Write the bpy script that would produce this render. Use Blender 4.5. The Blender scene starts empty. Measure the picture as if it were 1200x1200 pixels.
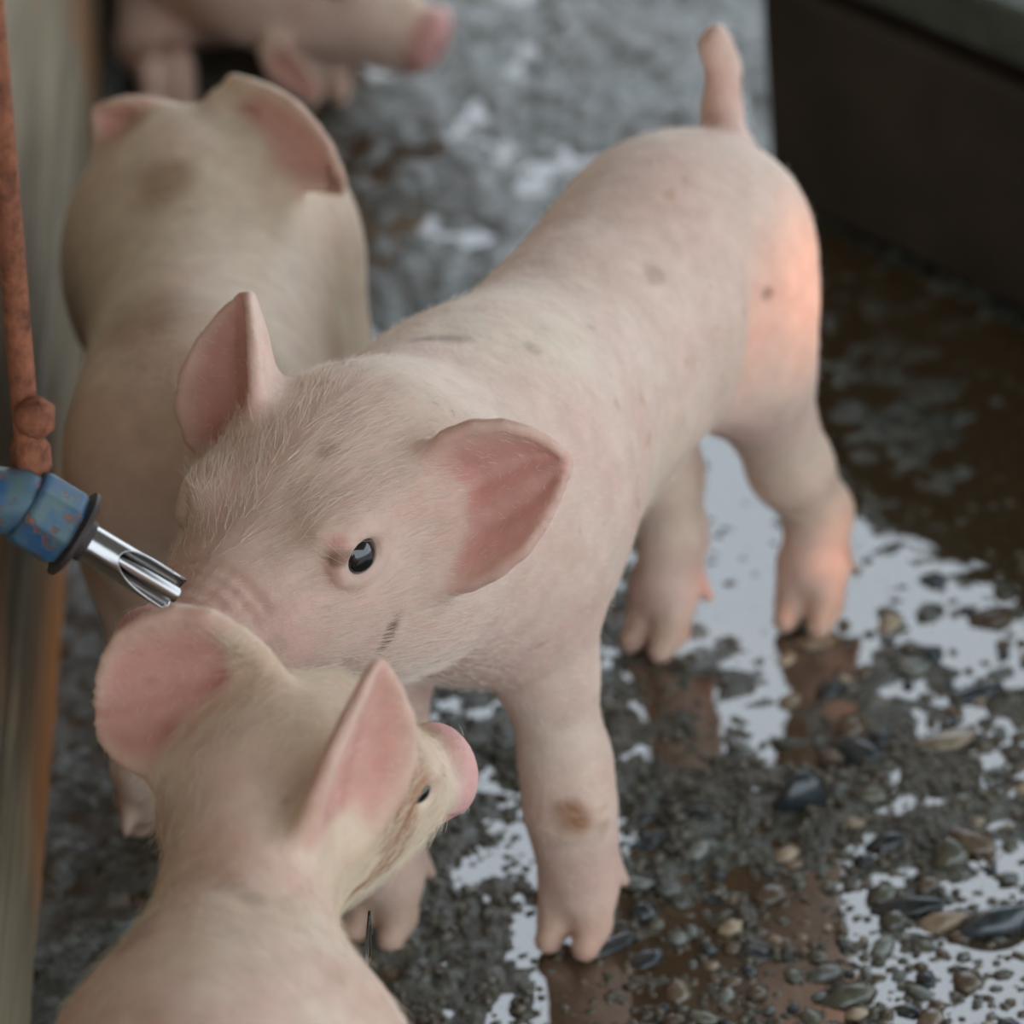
import bpy, math, random
import numpy as np
from mathutils import Vector, Matrix, kdtree

# ------------------------------------------------------------------ camera, world, lights, exposure
PITCH = math.radians(29.0); ROLL = math.radians(4.95); FPX = 5600.0; DIST = 2.6
FWD = np.array([0, math.cos(PITCH), -math.sin(PITCH)])
RGT = np.array([1.0, 0, 0])
UPV = np.array([0, math.sin(PITCH), math.cos(PITCH)])
CAM = -FWD * DIST
FOCUS = (-0.066, -0.560, 0.29)

scene = bpy.context.scene
col = scene.collection
cd = bpy.data.cameras.new('camera')
cd.sensor_width = 36.0; cd.lens = FPX * 36.0 / 1200.0
cd.clip_start = 0.05; cd.clip_end = 100
cam = bpy.data.objects.new('camera', cd); col.objects.link(cam)
_c, _s = math.cos(ROLL), math.sin(ROLL)
# image x axis in (right, up) terms: a point moved right by u and down by v lands at (u c + v s, -u s + v c)
ix = RGT * _c + (-UPV) * _s          # direction whose image is +x
iy = -RGT * _s + (-UPV) * _c         # direction whose image is +y (down)
M = Matrix(((ix[0], -iy[0], -FWD[0], CAM[0]), (ix[1], -iy[1], -FWD[1], CAM[1]), (ix[2], -iy[2], -FWD[2], CAM[2]), (0, 0, 0, 1)))
cam.matrix_world = M
cd.dof.use_dof = True
cd.dof.focus_distance = float((np.array(FOCUS) - CAM) @ FWD)
cd.dof.aperture_fstop = 7.6
scene.camera = cam

def at(x, y, Y=None, z=None):
    """world point seen at picture position (x, y), at depth Y or height z"""
    dx, dy = x - 600.0, y - 600.0
    u, v = dx * _c - dy * _s, dx * _s + dy * _c
    d = FWD + u / FPX * RGT - v / FPX * UPV
    t = (Y - CAM[1]) / d[1] if Y is not None else (z - CAM[2]) / d[2]
    return CAM + t * d

w = bpy.data.worlds.new('overcast_sky'); scene.world = w; w.use_nodes = True
bg = w.node_tree.nodes['Background']
bg.inputs['Color'].default_value = (0.80, 0.90, 1.0, 1); bg.inputs['Strength'].default_value = 3.9
vs = scene.view_settings
vs.view_transform = 'Standard'; vs.look = 'None'; vs.gamma = 1.0; vs.use_curve_mapping = False
vs.exposure = -0.66
scene.cycles.use_denoising = True
scene.cycles.max_bounces = 8

rng = np.random.default_rng(7)
random.seed(7)

# ------------------------------------------------------------------ helpers
def srgb(r, g, b):
    def f(c):
        c /= 255.0
        return c / 12.92 if c <= 0.04045 else ((c + 0.055) / 1.055) ** 2.4
    return np.array([f(r), f(g), f(b)])

def nrm(v):
    v = np.asarray(v, float); return v / np.linalg.norm(v)

def mesh_obj(name, verts, faces, mat=None, parent=None, smooth=True):
    me = bpy.data.meshes.new(name)
    me.from_pydata([tuple(map(float, v)) for v in verts], [], [tuple(map(int, f)) for f in faces])
    me.update()
    if smooth:
        me.polygons.foreach_set('use_smooth', [True] * len(me.polygons))
    if mat: me.materials.append(mat)
    o = bpy.data.objects.new(name, me); col.objects.link(o)
    if parent: o.parent = parent
    return o

def fast_mesh(name, V, Q, mat=None, parent=None):
    """numpy quads -> mesh"""
    me = bpy.data.meshes.new(name)
    n, m, k = len(V), len(Q), Q.shape[1]
    me.vertices.add(n); me.vertices.foreach_set('co', V.astype(np.float32).ravel())
    me.loops.add(m * k); me.loops.foreach_set('vertex_index', Q.astype(np.int32).ravel())
    me.polygons.add(m); me.polygons.foreach_set('loop_start', np.arange(0, m * k, k, dtype=np.int32))
    me.polygons.foreach_set('use_smooth', np.ones(m, bool))
    me.update(calc_edges=True); me.validate()
    if mat: me.materials.append(mat)
    o = bpy.data.objects.new(name, me); col.objects.link(o)
    if parent: o.parent = parent
    return o

def tag(o, label, cat, group=None):
    o['label'] = label; o['category'] = cat
    if group: o['group'] = group

# ------------------------------------------------------------------ implicit surfaces
def rotm(x, z):
    x = nrm(x); z = np.asarray(z, float); z = nrm(z - x * (x @ z)); y = np.cross(z, x)
    return np.stack([x, y, z], 1)

class Body:
    def __init__(self): self.p = []
    def ell(self, c, r, R=None, k=0.02):
        self.p.append(('e', np.asarray(c, float), np.asarray(r, float), np.eye(3) if R is None else R, k))
    def cone(self, a, b, r1, r2, k=0.015):
        self.p.append(('c', np.asarray(a, float), np.asarray(b, float), (r1, r2), k))
    def chain(self, pts, rad, k=0.012):
        for i in range(len(pts) - 1): self.cone(pts[i], pts[i + 1], rad[i], rad[i + 1], k)
    def cut_ell(self, c, r, R=None, k=0.004):
        self.p.append(('E', np.asarray(c, float), np.asarray(r, float), np.eye(3) if R is None else R, k))
    def cut_cone(self, a, b, r1, r2, k=0.004):
        self.p.append(('C', np.asarray(a, float), np.asarray(b, float), (r1, r2), k))
    def ear(self, e, k=0.010): self.p.append(('s', e, None, None, k))
    def __call__(self, P):
        d = np.full(len(P), 1.0)
        for t, A, B, X, k in self.p:
            if t in 'eE':
                q = (P - A) @ X
                s = q / B
                k0 = np.sqrt((s * s).sum(1)) + 1e-9
                s2 = s / B
                k1 = np.sqrt((s2 * s2).sum(1)) + 1e-9
                e = k0 * (k0 - 1) / k1
            elif t in 'cC':
                ba = B - A; pa = P - A
                h = np.clip(pa @ ba / (ba @ ba), 0, 1)
                e = np.sqrt(((pa - h[:, None] * ba) ** 2).sum(1)) - (X[0] + (X[1] - X[0]) * h)
            else:
                e = A.dist(P)
            if t in 'EC':
                e = -e
                h = np.clip(k - np.abs(d - e), 0, None) / k
                d = np.maximum(d, e) + h * h * k * 0.25
            else:
                h = np.clip(k - np.abs(d - e), 0, None) / k
                d = np.minimum(d, e) - h * h * k * 0.25
        return d

class Ear:
    """cupped leaf of skin: base, tip, half-width vector, inner-face normal"""
    def __init__(self, B, T, W, prof, cup=0.5, bend=0.0, th=0.0032, fold=None, inner=None, tipbend=0.0, ridges=0.0):
        B, T, W = (np.asarray(v, float) for v in (B, T, W))
        ax = T - B; Ln = np.linalg.norm(ax)
        N = nrm(np.cross(ax, W))
        if inner is not None and N @ np.asarray(inner) < 0: N = -N
        hw = np.linalg.norm(W)
        S = np.linspace(-0.12, 1, 46); Tt = np.linspace(-1, 1, 39)
        ps, pl, pr = np.array(prof).T
        pts = []; st = []
        for s in S:
            wl = np.interp(s, ps, pl); wr = np.interp(s, ps, pr)
            c = B + ax * s + N * (bend * Ln * 4 * max(s, 0) * (1 - s) + tipbend * Ln * max(s, 0) ** 2)
            for t in Tt:
                ww = wr if t > 0 else wl
                cu = cup * hw * ww * abs(t) ** 2.0
                f = 0.0
                if fold is not None and t * fold[0] > 0.45:
                    f = (abs(t) - 0.45) * fold[1] * hw * ww
                cu += ridges * math.sin(t * 9 + s * 2.0) * min(1, max(0, s * 3)) * (1 - abs(t))
                pts.append(c + W * ww * (t - 0.25 * cup * cup * t * abs(t)) + N * (cu + f))
                st.append((s, t))
        self.P = np.array(pts); self.st = np.array(st)
        g = self.P.reshape(len(S), len(Tt), 3)
        du = np.gradient(g, axis=0); dv = np.gradient(g, axis=1)
        n = np.cross(du, dv).reshape(-1, 3); n /= np.linalg.norm(n, axis=1)[:, None] + 1e-12
        if (n.mean(0) @ N) < 0: n = -n
        self.N = n; self.th = th
        self.lo = self.P.min(0) - 0.02; self.hi = self.P.max(0) + 0.02
        self.kd = kdtree.KDTree(len(self.P))
        for i, p in enumerate(self.P): self.kd.insert(p, i)
        self.kd.balance()
    def near(self, P):
        idx = np.empty(len(P), int); ds = np.empty(len(P))
        f = self.kd.find
        for j, p in enumerate(P.tolist()):
            r = f(p); idx[j] = r[1]; ds[j] = r[2]
        return idx, ds
    def dist(self, P):
        out = np.full(len(P), 0.5)
        m = ((P > self.lo) & (P < self.hi)).all(1)
        # outside the box: distance to the box is a safe lower bound
        q = np.maximum(np.maximum(self.lo - P, P - self.hi), 0)
        out = np.sqrt((q * q).sum(1)) + 0.02
        if m.any():
            idx, ds = self.near(P[m])
            s = np.clip(self.st[idx, 0], 0, 1)
            out[m] = ds - (self.th * (1.5 - 0.75 * s))
        return out

def surface_nets(f, lo, hi, h):
    lo = np.asarray(lo, float); hi = np.asarray(hi, float)
    nb = np.ceil((hi - lo) / (4 * h)).astype(int)
    n = nb * 4 + 1
    ci = np.indices(nb).reshape(3, -1).T
    cc = lo + (ci * 4 + 2) * h
    dc = f(cc)
    act = np.abs(dc) < 4 * h * 0.87 * 1.55
    val = np.repeat(np.repeat(np.repeat(np.sign(dc).reshape(nb), 4, 0), 4, 1), 4, 2)
    val = np.pad(val, ((0, 1),) * 3, mode='edge').astype(np.float32)
    mask = np.zeros(n, bool)
    o = np.indices((5, 5, 5)).reshape(3, -1).T
    a = ci[act]
    for q in o:
        k = a * 4 + q; mask[k[:, 0], k[:, 1], k[:, 2]] = True
    ii = np.argwhere(mask)
    val[mask] = f(lo + ii * h)
    ins = val < 0
    # cells with a sign change
    c = np.zeros(np.array(n) - 1, np.int8)
    for dx in (0, 1):
        for dy in (0, 1):
            for dz in (0, 1):
                c += ins[dx:n[0] - 1 + dx, dy:n[1] - 1 + dy, dz:n[2] - 1 + dz]
    cells = np.argwhere((c > 0) & (c < 8))
    vid = np.full(np.array(n) - 1, -1, np.int64)
    vid[cells[:, 0], cells[:, 1], cells[:, 2]] = np.arange(len(cells))
    acc = np.zeros((len(cells), 3)); cnt = np.zeros(len(cells))
    corners = [(x, y, z) for x in (0, 1) for y in (0, 1) for z in (0, 1)]
    for A in corners:
        for ax in range(3):
            if A[ax]: continue
            Bc = list(A); Bc[ax] = 1
            ia = cells + A; ib = cells + Bc
            va = val[ia[:, 0], ia[:, 1], ia[:, 2]]; vb = val[ib[:, 0], ib[:, 1], ib[:, 2]]
            m = (va < 0) != (vb < 0)
            t = np.where(m, va / (va - vb + 1e-20), 0)
            p = ia.astype(float); p[:, ax] += t
            acc[m] += p[m]; cnt[m] += 1
    V = lo + acc / cnt[:, None] * h
    quads = []
    for ax in range(3):
        b, d = (ax + 1) % 3, (ax + 2) % 3
        sl0 = [slice(None)] * 3; sl1 = [slice(None)] * 3
        sl0[ax] = slice(0, -1); sl1[ax] = slice(1, None)
        s0 = ins[tuple(sl0)]; s1 = ins[tuple(sl1)]
        e = np.argwhere(s0 != s1)
        e = e[(e[:, b] > 0) & (e[:, d] > 0) & (e[:, b] < n[b] - 1) & (e[:, d] < n[d] - 1)]
        fl = s0[e[:, 0], e[:, 1], e[:, 2]]
        def cell(db, dd):
            q = e.copy(); q[:, b] -= db; q[:, d] -= dd
            return vid[q[:, 0], q[:, 1], q[:, 2]]
        Q = np.stack([cell(1, 1), cell(0, 1), cell(0, 0), cell(1, 0)], 1)
        Q[~fl] = Q[~fl][:, ::-1]
        quads.append(Q)
    Q = np.concatenate(quads); Q = Q[(Q >= 0).all(1)]
    def grad(P, e=0.0006):
        return np.stack([f(P + np.eye(3)[i] * e) - f(P - np.eye(3)[i] * e) for i in range(3)], 1) / (2 * e)
    G = grad(V); g2 = (G * G).sum(1) + 1e-6
    step = np.clip(f(V) / g2, -h, h)
    V = V - G * step[:, None] * 0.9
    G = grad(V); Nn = G / (np.linalg.norm(G, axis=1)[:, None] + 1e-9)
    return V, Q, Nn

def vnoise(P, s, seed=0):
    """smooth value noise in [0,1] at points P, feature size s"""
    q = P / s + 100.0
    i = np.floor(q).astype(np.int64); f = q - i; f = f * f * (3 - 2 * f)
    def hsh(a):
        x = (a[:, 0] * 374761393 + a[:, 1] * 668265263 + a[:, 2] * 2147483647 + seed * 974711) & 0x7fffffff
        x = (x ^ (x >> 13)) * 1274126177 & 0x7fffffff
        return ((x ^ (x >> 16)) & 0xffff) / 65535.0
    r = 0
    for dx in (0, 1):
        for dy in (0, 1):
            for dz in (0, 1):
                wt = (f[:, 0] if dx else 1 - f[:, 0]) * (f[:, 1] if dy else 1 - f[:, 1]) * (f[:, 2] if dz else 1 - f[:, 2])
                r = r + wt * hsh(i + (dx, dy, dz))
    return r
def sstep(a, b, x):
    t = np.clip((x - a) / (b - a), 0, 1); return t * t * (3 - 2 * t)

# ------------------------------------------------------------------ materials
def new_mat(name):
    m = bpy.data.materials.new(name); m.use_nodes = True
    nt = m.node_tree; return m, nt, nt.nodes['Principled BSDF']
def node(nt, t, **kw):
    n = nt.nodes.new(t)
    for k, v in kw.items():
        if k in n.inputs: n.inputs[k].default_value = v
        else: setattr(n, k, v)
    return n
def noise(nt, scale, detail=4, rough=0.55, vec=None):
    n = node(nt, 'ShaderNodeTexNoise'); n.inputs['Scale'].default_value = scale
    n.inputs['Detail'].default_value = detail; n.inputs['Roughness'].default_value = rough
    if vec is None:
        vec = node(nt, 'ShaderNodeNewGeometry').outputs['Position']
    nt.links.new(vec, n.inputs['Vector']); return n
def ramp(nt, src, stops):
    r = node(nt, 'ShaderNodeValToRGB'); cr = r.color_ramp
    while len(cr.elements) > 1: cr.elements.remove(cr.elements[-1])
    for i, (p, c) in enumerate(stops):
        e = cr.elements[0] if i == 0 else cr.elements.new(p)
        e.position = p
        e.color = (c, c, c, 1) if np.isscalar(c) else (*c, 1)
    nt.links.new(src, r.inputs['Fac']); return r
def mixc(nt, fac, a, b, mode='MIX'):
    n = node(nt, 'ShaderNodeMix', data_type='RGBA', blend_type=mode)
    for i, v in ((0, fac), (6, a), (7, b)):
        if hasattr(v, 'is_output'): nt.links.new(v, n.inputs[i])
        elif np.isscalar(v): n.inputs[i].default_value = v
        else: n.inputs[i].default_value = (*v, 1)
    return n.outputs[2]
def bump(nt, bsdf, src, strength, dist):
    b = node(nt, 'ShaderNodeBump'); b.inputs['Strength'].default_value = strength; b.inputs['Distance'].default_value = dist
    nt.links.new(src, b.inputs['Height']); nt.links.new(b.outputs[0], bsdf.inputs['Normal']); return b

def skin_material():
    m, nt, b = new_mat('piglet_skin')
    a = node(nt, 'ShaderNodeAttribute', attribute_name='skin')
    n1 = noise(nt, 70, 5, 0.6); n2 = noise(nt, 14, 3)
    r1 = ramp(nt, n1.outputs['Fac'], [(0.3, (0.90, 0.86, 0.83)), (0.7, (1.06, 1.06, 1.05))])
    r2 = ramp(nt, n2.outputs['Fac'], [(0.3, (1.0, 0.93, 0.91)), (0.7, (1.0, 1.02, 0.99))])
    c = mixc(nt, 1.0, a.outputs['Color'], r1.outputs['Color'], 'MULTIPLY')
    c = mixc(nt, 1.0, c, r2.outputs['Color'], 'MULTIPLY')
    n4 = noise(nt, 62, 6, 0.75)
    fk = ramp(nt, n4.outputs['Fac'], [(0.66, 0.0), (0.74, 0.75)]).outputs['Color']
    c = mixc(nt, fk, c, srgb(150, 112, 84))
    nt.links.new(c, b.inputs['Base Color'])
    b.inputs['Roughness'].default_value = 0.55
    b.inputs['Specular IOR Level'].default_value = 0.35
    b.inputs['Subsurface Weight'].default_value = 0.25
    b.inputs['Subsurface Radius'].default_value = (1.0, 0.35, 0.22)
    b.inputs['Subsurface Scale'].default_value = 0.006
    n3 = noise(nt, 420, 3, 0.6); n5 = noise(nt, 38, 4, 0.55)
    b1 = bump(nt, b, n3.outputs['Fac'], 0.25, 0.0012)
    b2 = node(nt, 'ShaderNodeBump'); b2.inputs['Strength'].default_value = 0.35; b2.inputs['Distance'].default_value = 0.006
    nt.links.new(n5.outputs['Fac'], b2.inputs['Height']); nt.links.new(b2.outputs[0], b1.inputs['Normal'])
    return m
SKIN = skin_material()

m, nt, b = new_mat('wet_black_eye'); EYE = m
b.inputs['Base Color'].default_value = (0.008, 0.007, 0.009, 1); b.inputs['Roughness'].default_value = 0.04
b.inputs['Coat Weight'].default_value = 1.0

def hair_material(name, c):
    m, nt, b = new_mat(name)
    b.inputs['Base Color'].default_value = (*c, 1); b.inputs['Roughness'].default_value = 0.5
    b.inputs['Specular IOR Level'].default_value = 0.3
    return m
HAIR = hair_material('cream_bristle', srgb(243, 226, 210))
HAIR_Y = hair_material('straw_bristle', srgb(236, 221, 194))

# ------------------------------------------------------------------ piglets
SK = dict(base=srgb(230, 203, 188), cream=srgb(232, 214, 192), pink=srgb(226, 170, 160), deep=srgb(205, 132, 122),
          nose=srgb(226, 168, 166), brown=srgb(128, 92, 66), tan=srgb(196, 150, 112), hoof=srgb(206, 172, 150), dark=srgb(70, 52, 42))

def skin_spot(V, px, py, r, n2, stretch=None):
    """mask of a small mark on the skin around the surface point at picture position (px, py)"""
    q = V - CAM; w_ = q @ FWD; u = q @ RGT / w_ * FPX; v = -(q @ UPV) / w_ * FPX
    X = 600 + u * _c + v * _s; Y = 600 - u * _s + v * _c
    near = np.where(np.hypot(X - px, Y - py) < 9)[0]
    if len(near) == 0: return np.zeros(len(V))
    p = V[near[np.argmin(w_[near])]]
    d = V - p
    if stretch is not None:
        a_ = nrm(stretch); al = d @ a_; d = d - np.outer(al, a_) * 0.7
    return sstep(r * 1.2, r * 0.4, np.linalg.norm(d, axis=1) + r * 0.9 * (n2 - 0.5))

def head_prims(Bd, O, R, s=1.0, mouth=0.0):
    def h(x, y, z): return O + R @ (np.array([x, y, z]) * s * 0.001)
    def r(*v): return np.array(v) * s * 0.001
    E = lambda c, rr, k=0.02: Bd.ell(h(*c), r(*rr), R, k)
    E((-16, 0, -2), (44, 42, 41), 0.022)
    E((2, 0, 9), (38, 36, 29), 0.022)
    for sd in (-1, 1):
        E((-6, sd * 24, -28), (46, 20, 37), 0.025)
        E((34, sd * 18, -20), (40, 17, 24), 0.02)
    Bd.cone(h(18, 0, -2), h(90, 0, -17), 0.033 * s, 0.0220 * s, 0.022)
    Bd.cone(h(0, 0, -36), h(82, 0, -37 - mouth), 0.030 * s, 0.0125 * s, 0.016)
    E((102, 0, -16), (8, 24, 22), 0.010)
    for sd in (-1, 1):
        E((30, sd * 28, 19), (18, 8, 5), 0.020)           # brow
        Bd.cut_ell(h(37, sd * 42, 9), r(9.2, 8.5, 8.6), R, 0.004)
        ring = []
        for t in np.linspace(0, 2 * math.pi, 13):
            ex, ez = 10.6 * math.cos(t), 9.0 * math.sin(t)
            ring.append(h(37 + ex, sd * (36.7 - 0.16 * ex - (0.10 if ez > 0 else 0.02) * abs(ez)), 9 + ez - 0.12 * ex))
        for p, q in zip(ring[:-1], ring[1:]): Bd.cone(p, q, 0.0014 * s, 0.0014 * s, 0.006)   # lids
        Bd.cut_ell(h(110, sd * 9.5, -16), r(5, 4.2, 5), R, 0.003)
        Bd.cut_cone(h(100, sd * 21, -30), h(46, sd * 33, -33), 0.0012 * s, 0.0012 * s, 0.004)  # mouth line
    for i in range(4):                                     # wrinkles over the snout
        x = 91 - i * 5.5; rad_ = 33 - (x - 18) * 0.153; zc = -2 - (x - 18) * 0.208
        arc = [h(x - 1.5 * abs(math.sin(t)), math.sin(t) * (rad_ + 1.2), zc + math.cos(t) * (rad_ + 1.2)) for t in np.linspace(-1.0, 1.0, 9)]
        for p, q in zip(arc[:-1], arc[1:]): Bd.cut_cone(p, q, 0.0007 * s, 0.0007 * s, 0.004)
    return h

EYEB = (37.0, 33.6, 9.0, 8.4)
def foot_prims(Bd, P, d, s=1.0, spread=1.0):
    """P: ground point below the fetlock, d: toe direction"""
    d = nrm((d[0], d[1], 0)); l = np.array([-d[1], d[0], 0]); z = np.array([0, 0, 1.0])
    for sd in (-1, 1):
        q = P + l * sd * 0.0090 * s * spread
        Bd.cone(q + z * 0.032 * s, q + d * 0.009 * s + z * 0.013 * s, 0.0102 * s, 0.0092 * s, 0.006)
        Bd.cone(q + d * 0.006 * s + z * 0.013 * s, q + d * 0.018 * s + z * 0.0068 * s + l * sd * 0.0004, 0.0088 * s, 0.0066 * s, 0.0025)
        w = P - d * 0.012 * s + l * sd * 0.010 * s
        Bd.cone(w + z * 0.038 * s, w - d * 0.006 * s + z * 0.022 * s + l * sd * 0.004, 0.0055 * s, 0.0028 * s, 0.005)

def eyeball(parent, c, R, r):
    n, mm = 16, 24; V = []; Fc = []
    for i in range(n + 1):
        th = math.pi * i / n
        for j in range(mm):
            ph = 2 * math.pi * j / mm
            V.append(c + R @ (np.array([math.sin(th) * math.cos(ph), math.cos(th), math.sin(th) * math.sin(ph)]) * r))
    for i in range(n):
        for j in range(mm):
            Fc.append((i * mm + j, i * mm + (j + 1) % mm, (i + 1) * mm + (j + 1) % mm, (i + 1) * mm + j))
    return mesh_obj('eye', V, Fc, EYE, parent)

def build_piglet(name, Bd, lo, hi, h, head, ears, color_fn, hair_n, flow_fn, hair_mat, hair_len):
    V, Q, N = surface_nets(Bd, lo, hi, h)
    o = fast_mesh(name, V, Q, SKIN)
    O, R, s = head
    H = ((V - O) @ R) / (s * 0.001)                        # head coordinates in mm
    C = np.tile(SK['base'], (len(V), 1))
    def mix(c, m):
        C[:] = C * (1 - m[:, None]) + np.asarray(c)[None] * m[:, None]
    nz1 = vnoise(V, 0.03, 1); nz2 = vnoise(V, 0.008, 2); nz3 = vnoise(V, 0.09, 3)
    mix(SK['cream'], 0.7 * sstep(0.4, 0.8, nz3))
    mix(SK['pink'], 0.22 * sstep(0.45, 0.9, nz1))
    color_fn(V, N, H, C, mix, nz1, nz2)
    # ears
    isear = np.zeros(len(V), bool)
    for e in ears:
        m = np.where(((V > e.lo) & (V < e.hi)).all(1))[0]
        idx, ds = e.near(V[m])
        ok = sstep(e.th * 2.7, e.th * 1.6, ds)
        side = ((V[m] - e.P[idx]) * e.N[idx]).sum(1)
        s_, t_ = e.st[idx, 0], e.st[idx, 1]
        isear[m[(ok > 0.3) & (s_ > 0.05)]] = True
        inn = ok * sstep(-0.0005, 0.001, side) * sstep(0.02, 0.16, s_)
        edge = sstep(0.75, 1.0, np.abs(t_)) * 0.6
        f = np.zeros(len(V)); f[m] = inn * (1 - edge); mix(SK['pink'], f * 0.75)
        streak = sstep(0.5, 0.9, np.sin(t_ * 10 + s_ * 3) * 0.5 + 0.5) * (1 - np.abs(t_))
        f = np.zeros(len(V)); f[m] = inn * (0.2 + 0.6 * streak) * (1 - 0.6 * s_); mix(SK['deep'], f * 0.6)
        f = np.zeros(len(V)); f[m] = inn * sstep(0.34, 0.05, s_) * sstep(0.7, 0.2, np.abs(t_)); mix(srgb(160, 88, 78), f * 0.6)
        f = np.zeros(len(V)); f[m] = ok * (side <= 0) * sstep(0.1, 0.5, s_) * 0.3; mix(SK['pink'], f)
    # hooves
    ho = sstep(0.030, 0.018, V[:, 2]) if lo[2] < 0.01 else np.zeros(len(V))
    mix(SK['hoof'], ho * 0.6)
    C4 = np.concatenate([np.clip(C, 0, 1), np.ones((len(V), 1))], 1).astype(np.float32)
    at_ = o.data.attributes.new('skin', 'FLOAT_COLOR', 'POINT')
    if len(o.data.vertices) == len(C4): at_.data.foreach_set('color', C4.ravel())
    for sd in (-1, 1):
        x, y, z, r = EYEB
        eyeball(o, O + R @ (np.array([x, sd * y, z]) * s * 0.001), R, r * s * 0.001)
    # coat of short bristles
    if hair_n:
        dens, flow = flow_fn(V, N, H, isear)
        pr = dens / dens.sum()
        ix_ = rng.choice(len(V), hair_n, p=pr)
        root = V[ix_] + rng.normal(0, h * 0.4, (hair_n, 3)); n_ = N[ix_]
        root -= n_ * 0.0005
        fl = flow[ix_] + rng.normal(0, 0.22, (hair_n, 3))
        fl -= n_ * (fl * n_).sum(1)[:, None]; fl /= np.linalg.norm(fl, axis=1)[:, None] + 1e-9
        ln = hair_len(V[ix_], H[ix_], isear[ix_]) * rng.uniform(0.6, 1.25, hair_n)
        lift = rng.uniform(0.05, 0.35, hair_n)
        K = 5; pts = np.empty((hair_n, K, 3))
        for k in range(K):
            t = k / (K - 1)
            pts[:, k] = root + (fl * t + n_ * (lift * (t - 0.45 * t * t))[:, None]) * ln[:, None]
        hc = bpy.data.hair_curves.new('bristle_coat')
        hc.add_curves([K] * hair_n)
        hc.attributes['position'].data.foreach_set('vector', pts.astype(np.float32).ravel())
        ra = hc.attributes.get('radius') or hc.attributes.new('radius', 'FLOAT', 'POINT')
        rr = np.tile(np.linspace(1, 0.25, K) * 0.00009, hair_n)
        ra.data.foreach_set('value', rr.astype(np.float32))
        hc.materials.append(hair_mat)
        ho_ = bpy.data.objects.new('bristle_coat', hc); col.objects.link(ho_); ho_.parent = o
        ho_['kind'] = 'stuff'
    return o

def torso(Bd, hip, sho, s=1.0, zo=0.0, fat=1.0):
    hip = np.asarray(hip, float); sho = np.asarray(sho, float)
    a = nrm((sho - hip) * (1, 1, 0)); l = np.array([-a[1], a[0], 0]); z = np.array([0, 0, 1.0])
    L = np.linalg.norm((sho - hip)[:2]); R = np.stack([a, l, z], 1)
    def b(x, y, zz): return np.array([hip[0], hip[1], 0]) + a * x + l * y + z * (zz * s + zo)
    E = lambda c, r, k=0.04, RR=R: Bd.ell(b(*c), np.array(r) * s, RR, k)
    E((0.005, 0, 0.226), (0.076, 0.053 * fat, 0.060))
    E((L * 0.48, 0, 0.221), (0.165, 0.060 * fat, 0.069), 0.05)
    E((L * 0.92, 0, 0.222), (0.085, 0.056 * fat, 0.069), 0.05)
    for sd in (-1, 1):
        E((-0.006, sd * 0.027 * fat, 0.200), (0.052, 0.028 * fat, 0.062), 0.03)
        E((L * 0.95, sd * 0.033 * fat, 0.200), (0.045, 0.025 * fat, 0.054), 0.03)
    return a, l, z, b, L, R

def front_leg(Bd, b, L, sd, foot, d, s=1.0, y=0.037):
    d = nrm((d[0], d[1], 0)); z = np.array([0, 0, 1.0]); f = np.asarray(foot, float)
    top = b(L * 0.97, sd * y, 0.19); elb = b(L * 0.96, sd * (y + 0.002), 0.145)
    mid = f + z * 0.095 * s; mid[:2] = mid[:2] * 0.75 + elb[:2] * 0.25
    Bd.chain([top, elb, mid, f + z * 0.072 * s + d * 0.003, f + z * 0.050 * s, f + z * 0.030 * s],
             [0.028 * s, 0.0215 * s, 0.0192 * s, 0.0192 * s, 0.0168 * s, 0.0175 * s], 0.012)
    foot_prims(Bd, f, d, s)

def hind_leg(Bd, b, sd, foot, d, s=1.0, y=0.030, stifle=None):
    d = nrm((d[0], d[1], 0)); z = np.array([0, 0, 1.0]); f = np.asarray(foot, float)
    top = b(0.0, sd * y, 0.195); sti = b(0.000, sd * (y + 0.002), 0.172)
    hock = f + z * 0.095 * s - d * 0.014 * s; hock[:2] += 0.42 * (top[:2] - hock[:2])
    Bd.chain([top, sti, hock], [0.034 * s, 0.029 * s, 0.0190 * s], 0.016)
    Bd.chain([hock, f + z * 0.058 * s - d * 0.010, f + z * 0.032 * s], [0.0205 * s, 0.0158 * s, 0.0165 * s], 0.012)
    foot_prims(Bd, f, d, s)

EARP = [(-0.12, 0.30, 0.30), (0.0, 0.55, 0.55), (0.15, 0.85, 0.80), (0.35, 1.0, 1.0), (0.55, 0.93, 0.95), (0.75, 0.68, 0.72), (0.9, 0.38, 0.40), (1.0, 0.10, 0.10)]

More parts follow.
